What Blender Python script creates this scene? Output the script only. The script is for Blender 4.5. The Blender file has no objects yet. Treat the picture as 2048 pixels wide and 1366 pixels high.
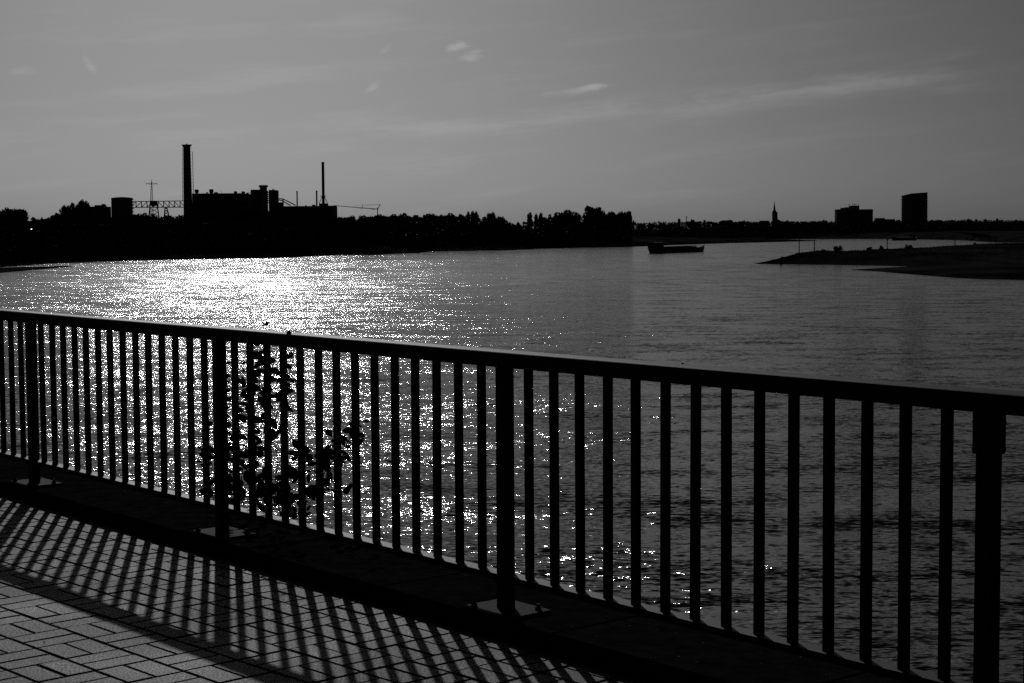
import bpy, bmesh, math, random
from mathutils import Vector, Matrix
from mathutils.bvhtree import BVHTree
random.seed(7)
R = math.radians
scn = bpy.context.scene
C = scn.collection

# ------------------------------------------------------------------ camera
F, PITCH, ROLL, HC = 3400.0, 0.0664, 0.006, 1.4273      # focal length in photo pixels, radians, radians, metres
WZ = HC - 9.0                                            # river level
FW = Vector((0, math.cos(PITCH), -math.sin(PITCH)))
UP0 = Vector((0, math.sin(PITCH), math.cos(PITCH)))
RX = Vector((1, 0, 0))
cr, sr = math.cos(ROLL), math.sin(ROLL)
cam_r = RX * cr - UP0 * sr
cam_u = UP0 * cr + RX * sr
cam = bpy.data.cameras.new('camera')
cam.sensor_width = 36.0
cam.lens = F / 2048 * 36.0
cam.clip_start = 0.05
cam.clip_end = 30000
cam_o = bpy.data.objects.new('camera', cam)
C.objects.link(cam_o)
m = Matrix.Identity(4)
for i in range(3):
    m[i][0] = cam_r[i]; m[i][1] = cam_u[i]; m[i][2] = -FW[i]
m[2][3] = HC
cam_o.matrix_world = m
scn.camera = cam_o
CAM = Vector((0, 0, HC))

# ------------------------------------------------------------------ sky and sun
SUN_AZ, SUN_EL = R(-9.6), R(25.1)       # azimuth from +Y towards +X
SUN = Vector((math.sin(SUN_AZ) * math.cos(SUN_EL), math.cos(SUN_AZ) * math.cos(SUN_EL), math.sin(SUN_EL)))
SKY_STRENGTH = 0.05
SUN_STRENGTH = 5.0
EXPOSURE = -2.68

def N(nt, t, **kw):
    n = nt.nodes.new(t)
    for k, v in kw.items():
        if k.startswith('i_'):
            key = k[2:]
            key = int(key) if key.isdigit() else key.replace('_', ' ')
            n.inputs[key].default_value = v
        else:
            setattr(n, k, v)
    return n
def math_n(nt, op, a, b=None, c=None):
    n = nt.nodes.new('ShaderNodeMath'); n.operation = op
    for i, v in enumerate((a, b, c)):
        if v is None: continue
        if isinstance(v, (int, float)): n.inputs[i].default_value = v
        else: nt.links.new(v, n.inputs[i])
    return n.outputs[0]

world = bpy.data.worlds.new('World'); scn.world = world; world.use_nodes = True
nt = world.node_tree; nt.nodes.clear()
sky = N(nt, 'ShaderNodeTexSky', sky_type='NISHITA', sun_disc=False, sun_elevation=SUN_EL, sun_rotation=SUN_AZ,
        altitude=50, air_density=0.3, dust_density=2.3, ozone_density=1.0)
# black-and-white photograph through a red filter: only the red of the sky counts
sep = N(nt, 'ShaderNodeSeparateColor'); nt.links.new(sky.outputs[0], sep.inputs[0])
grey = math_n(nt, 'ADD', math_n(nt, 'MULTIPLY', sep.outputs[0], 1.0), math_n(nt, 'MULTIPLY', sep.outputs[1], 0.0))
# thin clouds, laid out by direction (azimuth, elevation)
tc = N(nt, 'ShaderNodeTexCoord')
sx = N(nt, 'ShaderNodeSeparateXYZ'); nt.links.new(tc.outputs['Generated'], sx.inputs[0])
az = math_n(nt, 'ARCTAN2', sx.outputs[0], sx.outputs[1])
el = math_n(nt, 'ARCSINE', sx.outputs[2])
def cloud_noise(sa, se, shear, scale, detail, off):
    cb = N(nt, 'ShaderNodeCombineXYZ')
    nt.links.new(math_n(nt, 'MULTIPLY', az, sa), cb.inputs[0])
    nt.links.new(math_n(nt, 'MULTIPLY', math_n(nt, 'MULTIPLY_ADD', az, -shear, el), se), cb.inputs[1])
    cb.inputs[2].default_value = off
    n = N(nt, 'ShaderNodeTexNoise', i_Scale=scale, i_Detail=detail, i_Roughness=0.6)
    nt.links.new(cb.outputs[0], n.inputs['Vector'])
    return n.outputs[0]
wob = cloud_noise(45, 120, 0.1, 1.0, 4, 21.0); wob2 = cloud_noise(110, 260, 0.1, 1.0, 4, 33.0)
def band(a0, e0, slope, wa, we):
    """soft elongated patch of cloud centred on azimuth a0 / elevation e0"""
    da = math_n(nt, 'SUBTRACT', az, a0)
    de = math_n(nt, 'SUBTRACT', el, math_n(nt, 'MULTIPLY_ADD', da, slope, e0))
    de = math_n(nt, 'ADD', de, math_n(nt, 'MULTIPLY', math_n(nt, 'SUBTRACT', wob, .5), we * 2.6)); da = math_n(nt, 'ADD', da, math_n(nt, 'MULTIPLY', math_n(nt, 'SUBTRACT', wob2, .5), wa * 2.2))
    q = math_n(nt, 'ADD', math_n(nt, 'POWER', math_n(nt, 'ABSOLUTE', math_n(nt, 'DIVIDE', da, wa)), 2.0),
               math_n(nt, 'POWER', math_n(nt, 'ABSOLUTE', math_n(nt, 'DIVIDE', de, we)), 2.0))
    return math_n(nt, 'POWER', 2.718, math_n(nt, 'MULTIPLY', q, -1.0))
def hard(v, lo, hi):
    mr = N(nt, 'ShaderNodeMapRange', interpolation_type='SMOOTHSTEP')
    mr.inputs['From Min'].default_value = lo; mr.inputs['From Max'].default_value = hi
    nt.links.new(v, mr.inputs[0]); return mr.outputs[0]
def pxa(x): return math.atan((x - 1024) / F)
def pxe(x, y): return math.atan((457 - 0.006 * (x - 1024) - y) / F)
streak = cloud_noise(9, 75, 0.09, 1.0, 6, 3.1)
fine = cloud_noise(60, 160, 0.12, 1.0, 5, 7.7)
tot = None
def acc(v, k):
    global tot
    v = math_n(nt, 'MULTIPLY', v, k)
    tot = v if tot is None else math_n(nt, 'ADD', tot, v)
acc(hard(streak, 0.47, 0.75), 0.10)                                       # faint veil everywhere
for x, y, sl, wx, wy, k in ((1500, 212, .085, 420, 34, .12), (1750, 168, .10, 330, 15, .32), (2040, 128, .05, 120, 9, .5),
                            (1000, 250, .06, 330, 15, .09), (110, 98, .05, 210, 16, .09), (1900, 182, .04, 230, 12, .12)):
    b = band(pxa(x), pxe(x, y), sl, wx / F, wy / F)
    acc(math_n(nt, 'MULTIPLY', b, hard(streak, 0.36, 0.66)), k)
for x, y, sl, wx, wy, k in ((921, 98, .1, 26, 11, .36), (950, 118, .3, 25, 12, .32), (750, 178, .5, 18, 11, .18), (1150, 184, .10, 75, 8, .25),
                            (1195, 177, .1, 32, 7, .22), (190, 140, -.6, 14, 16, .16), (60, 157, .1, 34, 10, .12), (776, 104, .4, 12, 8, .14)):
    b = band(pxa(x), pxe(x, y), sl, wx / F, wy / F)
    acc(hard(math_n(nt, 'MULTIPLY', b, math_n(nt, 'MULTIPLY_ADD', fine, 1.6, 0.1)), 0.15, 0.95), k)
lit = math_n(nt, 'MULTIPLY', grey, math_n(nt, 'ADD', tot, 1.0))
bg = N(nt, 'ShaderNodeBackground', i_Strength=SKY_STRENGTH)
nt.links.new(lit, bg.inputs[0])
wo = N(nt, 'ShaderNodeOutputWorld'); nt.links.new(bg.outputs[0], wo.inputs[0])

sl = bpy.data.lights.new('sun', 'SUN'); sl.energy = SUN_STRENGTH; sl.angle = R(0.53); sl.color = (1, 1, 1)
so = bpy.data.objects.new('sun', sl); C.objects.link(so)
so.rotation_euler = SUN.to_track_quat('Z', 'Y').to_euler()
so.location = (0, 0, 60)

vs = scn.view_settings
vs.view_transform = 'Standard'; vs.look = 'None'; vs.gamma = 1.0; vs.use_curve_mapping = False
vs.exposure = EXPOSURE
scn.cycles.use_denoising = False
scn.cycles.max_bounces = 3; scn.cycles.diffuse_bounces = 2; scn.cycles.glossy_bounces = 2

# ------------------------------------------------------------------ pixel helpers (photo pixels, 2048 wide)
def ray(x, y):
    X, Y = x - 1024, y - 683
    X0, Y0 = X * cr - Y * sr, X * sr + Y * cr
    v = FW * F + UP0 * (-Y0) + RX * X0
    return v / v.y
def at(x, y, D): return CAM + ray(x, y) * D
def onz(x, y, z):
    v = ray(x, y); return CAM + v * ((z - HC) / v.z)

# ------------------------------------------------------------------ materials (grey: the photograph is black and white)
def mat(name, col, rough=0.8, noise=0.0, scale=5.0, spec=0.3, bump=0.0, metal=0.0, detail=4):
    m = bpy.data.materials.new(name); m.use_nodes = True
    t = m.node_tree; b = t.nodes['Principled BSDF']
    b.inputs['Roughness'].default_value = rough
    b.inputs['Specular IOR Level'].default_value = spec
    b.inputs['Metallic'].default_value = metal
    b.inputs['Base Color'].default_value = (col, col, col, 1)
    if noise or bump:
        c = N(t, 'ShaderNodeTexCoord')
        n = N(t, 'ShaderNodeTexNoise', i_Scale=scale, i_Detail=detail, i_Roughness=0.65)
        t.links.new(c.outputs['Object'], n.inputs['Vector'])
        if noise:
            mr = N(t, 'ShaderNodeMapRange')
            mr.inputs['From Min'].default_value = 0.3; mr.inputs['From Max'].default_value = 0.7
            mr.inputs['To Min'].default_value = col * (1 - noise); mr.inputs['To Max'].default_value = col * (1 + noise)
            t.links.new(n.outputs[0], mr.inputs[0]); t.links.new(mr.outputs[0], b.inputs['Base Color'])
        if bump:
            bp = N(t, 'ShaderNodeBump', i_Strength=1.0, i_Distance=bump)
            t.links.new(n.outputs[0], bp.inputs['Height']); t.links.new(bp.outputs[0], b.inputs['Normal'])
    return m
M = {
 'rail': mat('dark_paint', .014, .58, .35, 22, .3, .0006),
 'iron': mat('weathered_plate', .03, .8, .8, 22, .08, .0008),
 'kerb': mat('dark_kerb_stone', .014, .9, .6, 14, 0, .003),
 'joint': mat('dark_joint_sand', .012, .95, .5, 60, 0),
 'wall': mat('quay_masonry', .06, .9, .4, 3, .2),
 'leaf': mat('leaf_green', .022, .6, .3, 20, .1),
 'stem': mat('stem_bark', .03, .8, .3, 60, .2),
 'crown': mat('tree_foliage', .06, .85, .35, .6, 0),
 'trunk': mat('tree_bark', .02, .9, .3, 2, 0),
 'bank': mat('riverbank_ground', .024, .95, .9, .06, 0),
 'brick': mat('dark_brickwork', .11, .9, .3, .4, 0),
 'concrete': mat('weathered_concrete', .16, .9, .3, .3, 0),
 'steel': mat('dark_steelwork', .02, .8, .2, .5, .03),
 'glassd': mat('dark_window_glass', .01, .25, 0, 1, .4),
 'hull': mat('black_hull_paint', .03, .55, .3, .6, .3),
 'hatch': mat('hatch_cover_aluminium', .3, .45, .15, .8, .5),
 'white': mat('white_hatch_paint', .8, .5, .05, 1, .4),
 'pane': mat('glint_glass', .3, .28, 0, 1, .8),  # glass of the panels added to make sun glints
 'stone': mat('pebble_grey', .06, .9, .4, 40, .2),
}
# pavers: grainy concrete, a tone of its own for each
pm = bpy.data.materials.new('concrete_paver'); pm.use_nodes = True
t = pm.node_tree; b = t.nodes['Principled BSDF']
gi = N(t, 'ShaderNodeObjectInfo'); geo = N(t, 'ShaderNodeNewGeometry')
n1 = N(t, 'ShaderNodeTexNoise', i_Scale=130.0, i_Detail=3.0, i_Roughness=.7); n2 = N(t, 'ShaderNodeTexNoise', i_Scale=9.0, i_Detail=4.0)
n3 = N(t, 'ShaderNodeTexNoise', i_Scale=1.3, i_Detail=3.0)
for n in (n1, n2, n3): t.links.new(geo.outputs['Position'], n.inputs['Vector'])
g1 = N(t, 'ShaderNodeMapRange'); g1.inputs['From Min'].default_value = .34; g1.inputs['From Max'].default_value = .66
g1.inputs['To Min'].default_value = .1; g1.inputs['To Max'].default_value = 1.9
t.links.new(n1.outputs[0], g1.inputs[0])
v = math_n(t, 'MULTIPLY', g1.outputs[0], math_n(t, 'MULTIPLY_ADD', n2.outputs[0], .7, .65))
v = math_n(t, 'MULTIPLY', v, math_n(t, 'MULTIPLY_ADD', n3.outputs[0], 1.5, .25))
v = math_n(t, 'MULTIPLY', v, math_n(t, 'MULTIPLY_ADD', gi.outputs['Random'], .35, .82))
v = math_n(t, 'MULTIPLY', v, .115)
t.links.new(v, b.inputs['Base Color']); b.inputs['Specular IOR Level'].default_value = .3
rr = math_n(t, 'ADD', math_n(t, 'MULTIPLY_ADD', n1.outputs[0], -.75, 1.03), math_n(t, 'MULTIPLY_ADD', n3.outputs[0], .30, -.15)); t.links.new(rr, b.inputs['Roughness'])
bp = N(t, 'ShaderNodeBump', i_Strength=1.0, i_Distance=.0022); t.links.new(n1.outputs[0], bp.inputs['Height']); t.links.new(bp.outputs[0], b.inputs['Normal'])
M['paver'] = pm
W_NEAR, W_FAR, RO_NEAR, RO_FAR, W_LEAN = 1.06, .62, .09, .165, .03
# river: dark body, mirror-like facets whose slopes come from several sizes of ripple
wm = bpy.data.materials.new('river_water'); wm.use_nodes = True
t = wm.node_tree; b = t.nodes['Principled BSDF']
b.inputs['Base Color'].default_value = (.004, .004, .004, 1); b.inputs['IOR'].default_value = 1.333
geo = N(t, 'ShaderNodeNewGeometry')
def ripple(fx, fy, off, detail, rot):
    mp = N(t, 'ShaderNodeMapping'); mp.inputs['Scale'].default_value = (fx, fy, 1); mp.inputs['Rotation'].default_value = (0, 0, rot)
    mp.inputs['Location'].default_value = (off, off * .37, off)
    t.links.new(geo.outputs['Position'], mp.inputs['Vector'])
    n = N(t, 'ShaderNodeTexNoise', i_Scale=1.0, i_Detail=detail, i_Roughness=.55)
    t.links.new(mp.outputs[0], n.inputs['Vector'])
    s = N(t, 'ShaderNodeSeparateColor'); t.links.new(n.outputs['Color'], s.inputs[0])
    return s.outputs[0], s.outputs[1], n.outputs[0]
SXs, SYs = None, None
gust = ripple(.012, .022, 9, 3, .1)[2]
gm = N(t, 'ShaderNodeMapRange'); gm.inputs['From Min'].default_value = .36; gm.inputs['From Max'].default_value = .6
gm.inputs['To Min'].default_value = .74; gm.inputs['To Max'].default_value = 1.06; t.links.new(gust, gm.inputs[0])
for fx, fy, off, det, rot, kx, ky in ((.16, .34, 17, 2, .2, .70, 1.15), (1.5, 3.3, 23, 2, -.12, 1.1, 1.5), (4.5, 10.5, 71, 1, .1, .95, 1.2)):
    a, c, _ = ripple(fx, fy, off, det, rot)
    a = math_n(t, 'MULTIPLY', math_n(t, 'SUBTRACT', a, .5), kx); c = math_n(t, 'MULTIPLY', math_n(t, 'SUBTRACT', c, .5), ky)
    SXs = a if SXs is None else math_n(t, 'ADD', SXs, a); SYs = c if SYs is None else math_n(t, 'ADD', SYs, c)
# open mid-river is choppier at sizes too small to see (rougher), the lee of the quay wall keeps clean larger ripples
py_ = N(t, 'ShaderNodeSeparateXYZ'); t.links.new(geo.outputs['Position'], py_.inputs[0])
def by_y(y0, y1, a, c):
    mr = N(t, 'ShaderNodeMapRange'); mr.inputs['From Min'].default_value = y0; mr.inputs['From Max'].default_value = y1
    mr.inputs['To Min'].default_value = a; mr.inputs['To Max'].default_value = c; t.links.new(py_.outputs[1], mr.inputs[0]); return mr.outputs[0]
streaks = ripple(.05, .16, 58, 3, .06)[2]
sm_ = N(t, 'ShaderNodeMapRange'); sm_.inputs['From Min'].default_value = .36; sm_.inputs['From Max'].default_value = .62
sm_.inputs['To Min'].default_value = .8; sm_.inputs['To Max'].default_value = 1.05; t.links.new(streaks, sm_.inputs[0])
amp = math_n(t, 'MULTIPLY', math_n(t, 'MULTIPLY', gm.outputs[0], sm_.outputs[0]), by_y(60, 320, W_NEAR, W_FAR))
rough = math_n(t, 'MULTIPLY', math_n(t, 'MULTIPLY', by_y(60, 320, RO_NEAR, RO_FAR), sm_.outputs[0]), gm.outputs[0])
t.links.new(rough, b.inputs['Roughness'])
SXs = math_n(t, 'MULTIPLY', SXs, amp); SYs = math_n(t, 'SUBTRACT', math_n(t, 'MULTIPLY', SYs, amp), W_LEAN)   # waves lean: steeper faces towards the quay
cb = N(t, 'ShaderNodeCombineXYZ', i_2=1.0); t.links.new(SXs, cb.inputs[0]); t.links.new(SYs, cb.inputs[1])
nv = N(t, 'ShaderNodeVectorMath', operation='NORMALIZE'); t.links.new(cb.outputs[0], nv.inputs[0])
t.links.new(nv.outputs[0], b.inputs['Normal'])
M['water'] = wm

# ------------------------------------------------------------------ mesh helpers
def link(name, bm, material, parent=None, smooth=False, loc=None):
    me = bpy.data.meshes.new(name)
    bmesh.ops.recalc_face_normals(bm, faces=bm.faces)
    bm.to_mesh(me); bm.free()
    if smooth:
        for p in me.polygons: p.use_smooth = True
    me.materials.append(M[material])
    o = bpy.data.objects.new(name, me); C.objects.link(o)
    if loc is not None: o.location = loc
    if parent: o.parent = parent
    return o
def raw(name, verts, faces, material, parent=None, smooth=False):
    me = bpy.data.meshes.new(name); me.from_pydata([tuple(v) for v in verts], [], faces); me.update()
    if smooth:
        for p in me.polygons: p.use_smooth = True
    me.materials.append(M[material])
    o = bpy.data.objects.new(name, me); C.objects.link(o)
    if parent: o.parent = parent
    return o
def tag(o, label=None, cat=None, group=None, kind=None):
    if label: o['label'] = label
    if cat: o['category'] = cat
    if group: o['group'] = group
    if kind: o['kind'] = kind
    return o
def thing(name, label, cat, loc=(0, 0, 0), rz=0.0, group=None):
    o = bpy.data.objects.new(name, None); C.objects.link(o)
    o.location = loc; o.rotation_euler = (0, 0, rz); o.empty_display_size = .2
    return tag(o, label, cat, group)
def box(bm, c, s, rz=0.0, bevel=0.0):
    r = bmesh.ops.create_cube(bm, size=1.0, matrix=Matrix.Translation(c) @ Matrix.Rotation(rz, 4, 'Z') @ Matrix.Diagonal((*s, 1)))
    if bevel:
        es = list({e for v in r['verts'] for e in v.link_edges})
        bmesh.ops.bevel(bm, geom=es, offset=bevel, segments=2, affect='EDGES')
    return r['verts']
def cyl(bm, p0, p1, r0, r1=None, seg=10, caps=True):
    p0, p1 = Vector(p0), Vector(p1); d = p1 - p0
    q = d.to_track_quat('Z', 'Y').to_matrix().to_4x4()
    bmesh.ops.create_cone(bm, cap_ends=caps, segments=seg, radius1=r0, radius2=r0 if r1 is None else r1, depth=d.length,
                          matrix=Matrix.Translation((p0 + p1) / 2) @ q)
def beam(bm, p0, p1, w, h=None):
    p0, p1 = Vector(p0), Vector(p1); d = p1 - p0
    q = d.to_track_quat('Z', 'Y').to_matrix().to_4x4()
    bmesh.ops.create_cube(bm, size=1.0, matrix=Matrix.Translation((p0 + p1) / 2) @ q @ Matrix.Diagonal((w, h or w, d.length, 1)))
def lathe(bm, prof, seg=16, c=(0, 0, 0)):
    c = Vector(c); rings = []
    for r, z in prof:
        rings.append([bm.verts.new(c + Vector((r * math.cos(2 * math.pi * i / seg), r * math.sin(2 * math.pi * i / seg), z))) for i in range(seg)])
    for a, b_ in zip(rings, rings[1:]):
        for i in range(seg): bm.faces.new((a[i], a[(i + 1) % seg], b_[(i + 1) % seg], b_[i]))
    bm.faces.new(rings[-1]); bm.faces.new(rings[0][::-1])
def nb(): return bmesh.new()

# ================================================================== SETTING: river, banks
o = raw('river', [(-9000, -200, WZ), (9000, -200, WZ), (9000, 12000, WZ), (-9000, 12000, WZ)], [(0, 1, 2, 3)], 'water'); tag(o, kind='structure')
import mathutils.noise as mn
land_bvh = []
def land(name, rows, kind='structure'):
    """rows of points, all the same length -> sheet"""
    n = len(rows[0]); vs_ = [p for r in rows for p in r]; fs = []
    for j in range(len(rows) - 1):
        for i in range(n - 1):
            a = j * n + i; fs.append((a, a + 1, a + n + 1, a + n))
    o = raw(name, vs_, fs, 'bank', smooth=False); tag(o, kind=kind)
    land_bvh.append(BVHTree.FromPolygons([tuple(v) for v in vs_], fs))
    return o
def ground(x, y):
    best = WZ
    for bv in land_bvh:
        h = bv.ray_cast(Vector((x, y, 300)), Vector((0, 0, -1)))
        if h[0] is not None: best = max(best, h[0].z)
    return best
def lerp_list(pts, n):
    L = [0]
    for a, b_ in zip(pts, pts[1:]): L.append(L[-1] + math.dist(a, b_))
    out = []
    for k in range(n):
        s = L[-1] * k / (n - 1); i = 0
        while i < len(L) - 2 and L[i + 1] < s: i += 1
        f = (s - L[i]) / max(1e-9, L[i + 1] - L[i]); out.append(tuple(a + (b_ - a) * f for a, b_ in zip(pts[i], pts[i + 1])))
    return out
prof = ((-4, -1.0), (0, -.05), (3, .35), (8, .9), (16, 1.9), (30, 3.0), (60, 4.0), (140, 4.6), (400, 5), (1500, 5.5), (9000, 6))
# left bank, from beyond the left edge of the photograph to its sandy point in the bend
LSHORE = shore = [(-2600, 690), (-900, 575), (-300, 548), (0, 535), (100, 527.5), (200, 523.5), (350, 519.5), (500, 517), (580, 515.5), (700, 508.5), (790, 507), (838, 506.5), (862, 503),
         (960, 501.5), (1030, 499.8), (1064, 498.8), (1085, 496.5), (1180, 494.8), (1265, 493.8), (1340, 490.5), (1450, 486.6), (1560, 484), (1640, 481.6)]
sp = lerp_list([tuple(onz(x, y, WZ))[:2] for x, y in shore], 260)
def inland(i, n):
    f = i / (n - 1)
    a = Vector((-.80, .60)).lerp(Vector((-.55, .83)), f); a.normalize(); return a
rows = []
for d, h in prof:
    r = []
    for i, (x, y) in enumerate(sp):
        a = inland(i, len(sp)); tip = min(1, (len(sp) - 1 - i) / 45)
        j = mn.noise(Vector((x * .06, y * .06, 3))) * min(2.5, max(0, d + 1) * .35)
        dd = d * (1 if d > 200 else 1) + j
        hh = h * (0.28 + .72 * tip) if d < 200 else h
        hh += (mn.noise(Vector((x * .05 + d, y * .05, 9))) * .5 if d > 3 else 0)
        if d > 200 and tip < 1: hh = min(hh, 1.2 + 4 * tip)
        r.append(Vector((x + a.x * dd, y + a.y * dd, WZ + hh)))
    rows.append(r)
land('left_riverbank', rows)
# far bank behind the bend
shore = [(1050, 479.2), (1450, 478.6), (1580, 478), (1700, 477.6), (1800, 478.2), (1900, 479.8), (1960, 481.5), (2006, 485)]
pp = [tuple(onz(x, y, WZ))[:2] for x, y in shore] + [(330, 880), (600, 820), (2500, 700)]
sp = lerp_list(pp, 160); rows = []
for d, h in prof:
    r = []
    for x, y in sp:
        j = mn.noise(Vector((x * .03, y * .03, 13))) * min(4, max(0, d + 1) * .4)
        r.append(Vector((x + d * .15, y + d + j, WZ + h + (mn.noise(Vector((x * .03, y * .03 + d, 2))) * .5 if d > 3 else 0))))
    rows.append(r)
land('far_riverbank', rows)
# right: higher grassy point with a flat sandbank in front of it
PFRONT = front = [(1512, 528.2), (1530, 528), (1560, 528.6), (1620, 529), (1700, 530.5), (1760, 531.5), (1825, 533.2), (1900, 534.5), (2048, 536), (2300, 540), (2900, 552)]
crest = [(1512, 528), (1530, 524.5), (1562, 516), (1600, 506), (1630, 502.2), (1700, 501.4), (1780, 497), (1850, 495.4), (1900, 491.2), (1950, 488.8), (2005, 486.3), (2100, 485), (2300, 484), (2900, 482)]
def interp(pts, x):
    for (a, b_), (c, d) in zip(pts, pts[1:]):
        if a <= x <= c: return b_ + (d - b_) * (x - a) / (c - a)
    return pts[-1][1] if x > pts[-1][0] else pts[0][1]
xs = [1512 + (2900 - 1512) * (k / 119) ** 1.5 for k in range(120)]
rows = [[] for _ in range(7)]
for x in xs:
    f = onz(x, interp(front, x), WZ); Dc = f.y + min(220, 2 + (x - 1512) * .22 + max(0, x - 1850) * .5)
    yc = interp(crest, x) + mn.noise(Vector((x * .05, 1, 5))) * .9 * min(1, (x - 1512) / 60)
    c = at(x, yc, Dc)
    c.z = min(c.z, WZ + 3.6)
    bk = c + Vector((0, 10 + (Dc - f.y) * .5, 0)); bk.z = WZ - .3
    f2 = f.copy(); f2.y -= 3; f2.z = WZ - .6; f.z = WZ - .02
    a1 = f.lerp(c, .25); a1.z = WZ + (c.z - WZ) * .45
    a2 = f.lerp(c, .6); a2.z = WZ + (c.z - WZ) * .8
    a3 = c.lerp(bk, .45); a3.z = WZ + (c.z - WZ) * .55
    for r, p in zip(rows, (f2, f, a1, a2, c, a3, bk)):
        r.append(p + Vector((0, 0, mn.noise(p * .25) * .16)) if r is not rows[0] and r is not rows[1] else p)
land('grassy_point', rows)
front = [(1703, 540), (1750, 543), (1800, 548), (1850, 552.5), (1900, 557), (1960, 560.8), (2048, 562.5), (2300, 568), (2900, 590)]
backl = [(1703, 539.6), (1760, 536.6), (1820, 533.6), (1900, 532), (2048, 531), (2300, 532), (2900, 535)]
xs = [1703 + (2900 - 1703) * (k / 89) ** 1.4 for k in range(90)]
rows = [[] for _ in range(6)]
for x in xs:
    f = onz(x, interp(front, x), WZ); bk = onz(x, interp(backl, x), WZ); w = min(1, (x - 1703) / 200)
    f2 = f.copy(); f2.y -= 4; f2.z = WZ - .5; b2 = bk.copy(); b2.y += 3; b2.z = WZ - .5
    a1 = f.lerp(bk, .12); a1.z = WZ + .35 * w + .05; a2 = f.lerp(bk, .5); a2.z = WZ + .9 * w + .08; a3 = f.lerp(bk, .88); a3.z = WZ + .4 * w + .04
    for r, p in zip(rows, (f2, a1, a2, a3, bk, b2)): r.append(p)
land('sandbank', rows)
# small stone groynes on the left bank
def groyne(name, label, x0, x1, yw, w):
    a = onz(x0, yw[0], WZ); b_ = onz(x1, yw[1], WZ); d = (b_ - a); n = Vector((-d.y, d.x, 0)).normalized()
    bm = nb(); secs = []
    for k in range(15):
        f = k / 14; p = a.lerp(b_, f); hw = w * (1.0 - .75 * f); h = 1.1 * (1 - .8 * f) + mn.noise(Vector((k * .7, x0, 0))) * .15
        secs.append([bm.verts.new(p + n * s * hw + Vector((0, 0, z))) for s, z in ((-1.5, -.4), (-.8, h * .6), (-.2, h), (.4, h * .95), (1.5, -.4))])
    for q, r in zip(secs, secs[1:]):
        for i in range(4): bm.faces.new((q[i], q[i + 1], r[i + 1], r[i]))
    bm.faces.new(secs[-1]); tag(link(name, bm, 'bank'), label, 'groyne', 'stone groynes on the left bank')
groyne('stone_groyne', 'low stone groyne reaching into the glittering water at the far left edge', -120, 130, (549, 533.6), 8)
groyne('stone_groyne', 'low stone groyne below the tree belt just right of the crane', 760, 838, (508, 506.4), 3)
groyne('stone_groyne', 'low stone groyne below the group of poplars in the middle', 985, 1064, (501, 498.8), 3)

# ================================================================== QUAY: pavement, kerb, wall
RA = -0.8840
AD = Vector((math.cos(RA), math.sin(RA), 0)); ND = Vector((-AD.y, AD.x, 0))        # along the railing (to the right), towards the river
K = 1.025
R0 = Vector((-2.5539 * K, 9.0083 * K, 0)); S = 1.9928 * K
Z0, Z1, ZT = HC - K * (HC - .215), HC - K * (HC - .9482), HC - K * (HC - .9994)
ZK = .045
def rp(a, c, z=0.0): return R0 + AD * (a * S) + ND * c + Vector((0, 0, z))
KF, KB = -.175, .42
# joint sand under the pavers, out to the kerb
base = raw('pavement', [rp(-12, KF, -.014), rp(12, KF, -.014), rp(12, -16, -.014), rp(-12, -16, -.014)], [(0, 1, 2, 3)], 'joint'); tag(base, kind='structure')
kerb = thing('kerb', None, None); tag(kerb, kind='structure')
def quad_prism(bm, a0, a1, c0, c1, z0, z1, bev=.006):
    v = box(bm, rp((a0 + a1) / 2, (c0 + c1) / 2, (z0 + z1) / 2), (abs(a1 - a0) * S, abs(c1 - c0), z1 - z0), RA, bev)
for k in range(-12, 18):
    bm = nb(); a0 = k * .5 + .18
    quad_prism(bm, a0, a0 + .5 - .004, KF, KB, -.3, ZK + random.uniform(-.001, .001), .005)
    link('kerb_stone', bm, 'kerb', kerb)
bm = nb(); quad_prism(bm, -12, 12, KB - .10, KB - .02, -9.5, -.30, 0); link('quay_wall', bm, 'wall')
tag(bpy.data.objects['quay_wall'], 'masonry quay wall dropping to the river under the railing', 'wall')
# pavers: basket weave of paired halves
TH, MOD = -.8283, .205
OX, OY = -2.0428, 6.4943
ua = Vector((math.cos(TH), math.sin(TH), 0)); ub = Vector((-math.sin(TH), math.cos(TH), 0))
JT = .0095
bm = nb(); box(bm, (0, 0, -.02), (MOD - JT, MOD / 2 - JT, .04), 0, .003)
pv_me = None
def to_px(P):
    d = P - CAM; z = d.dot(FW)
    if z < .2: return None
    return 1024 + F * d.dot(cam_r) / z, 683 - F * d.dot(cam_u) / z
cells = []
for i in range(-34, 44):
    for j in range(-30, 16):
        odd = (i + j) % 2
        for h in (0, 1):
            if odd: c = (i + .5, j + .25 + .5 * h); rot = TH
            else: c = (i + .25 + .5 * h, j + .5); rot = TH + math.pi / 2
            P = Vector((OX, OY, 0)) + ua * (c[0] * MOD) + ub * (c[1] * MOD)
            cc = (P - R0).dot(ND)
            if cc > KF + .13: continue
            if P.length > 11 or P.y < -1.5: continue
            q = to_px(P); inn = q is not None and -60 < q[0] < 2108 and 600 < q[1] < 1420
            cells.append((0 if inn else 1, P.length, P, rot))
cells.sort(key=lambda c: (c[0], c[1]))
first = link('paver', bm, 'paver', base); pv_me = first.data
rest = nb()
tmp = bmesh.new(); tmp.from_mesh(pv_me)
vis = [c for c in cells if c[0] == 0]
print('pavers visible', len(vis), 'all', len(cells))
for k, (f, d, P, rot) in enumerate(vis[:300]):
    o = first if k == 0 else first.copy()
    if k: C.objects.link(o)
    o.parent = base; o.location = P + Vector((0, 0, random.uniform(-.0016, .0016)))
    o.rotation_euler = (random.gauss(0, .004), random.gauss(0, .004), rot + random.gauss(0, .004))
V, Fc = [], []
pv = [v.co.copy() for v in pv_me.vertices]; pf = [tuple(p.vertices) for p in pv_me.polygons]
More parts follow.
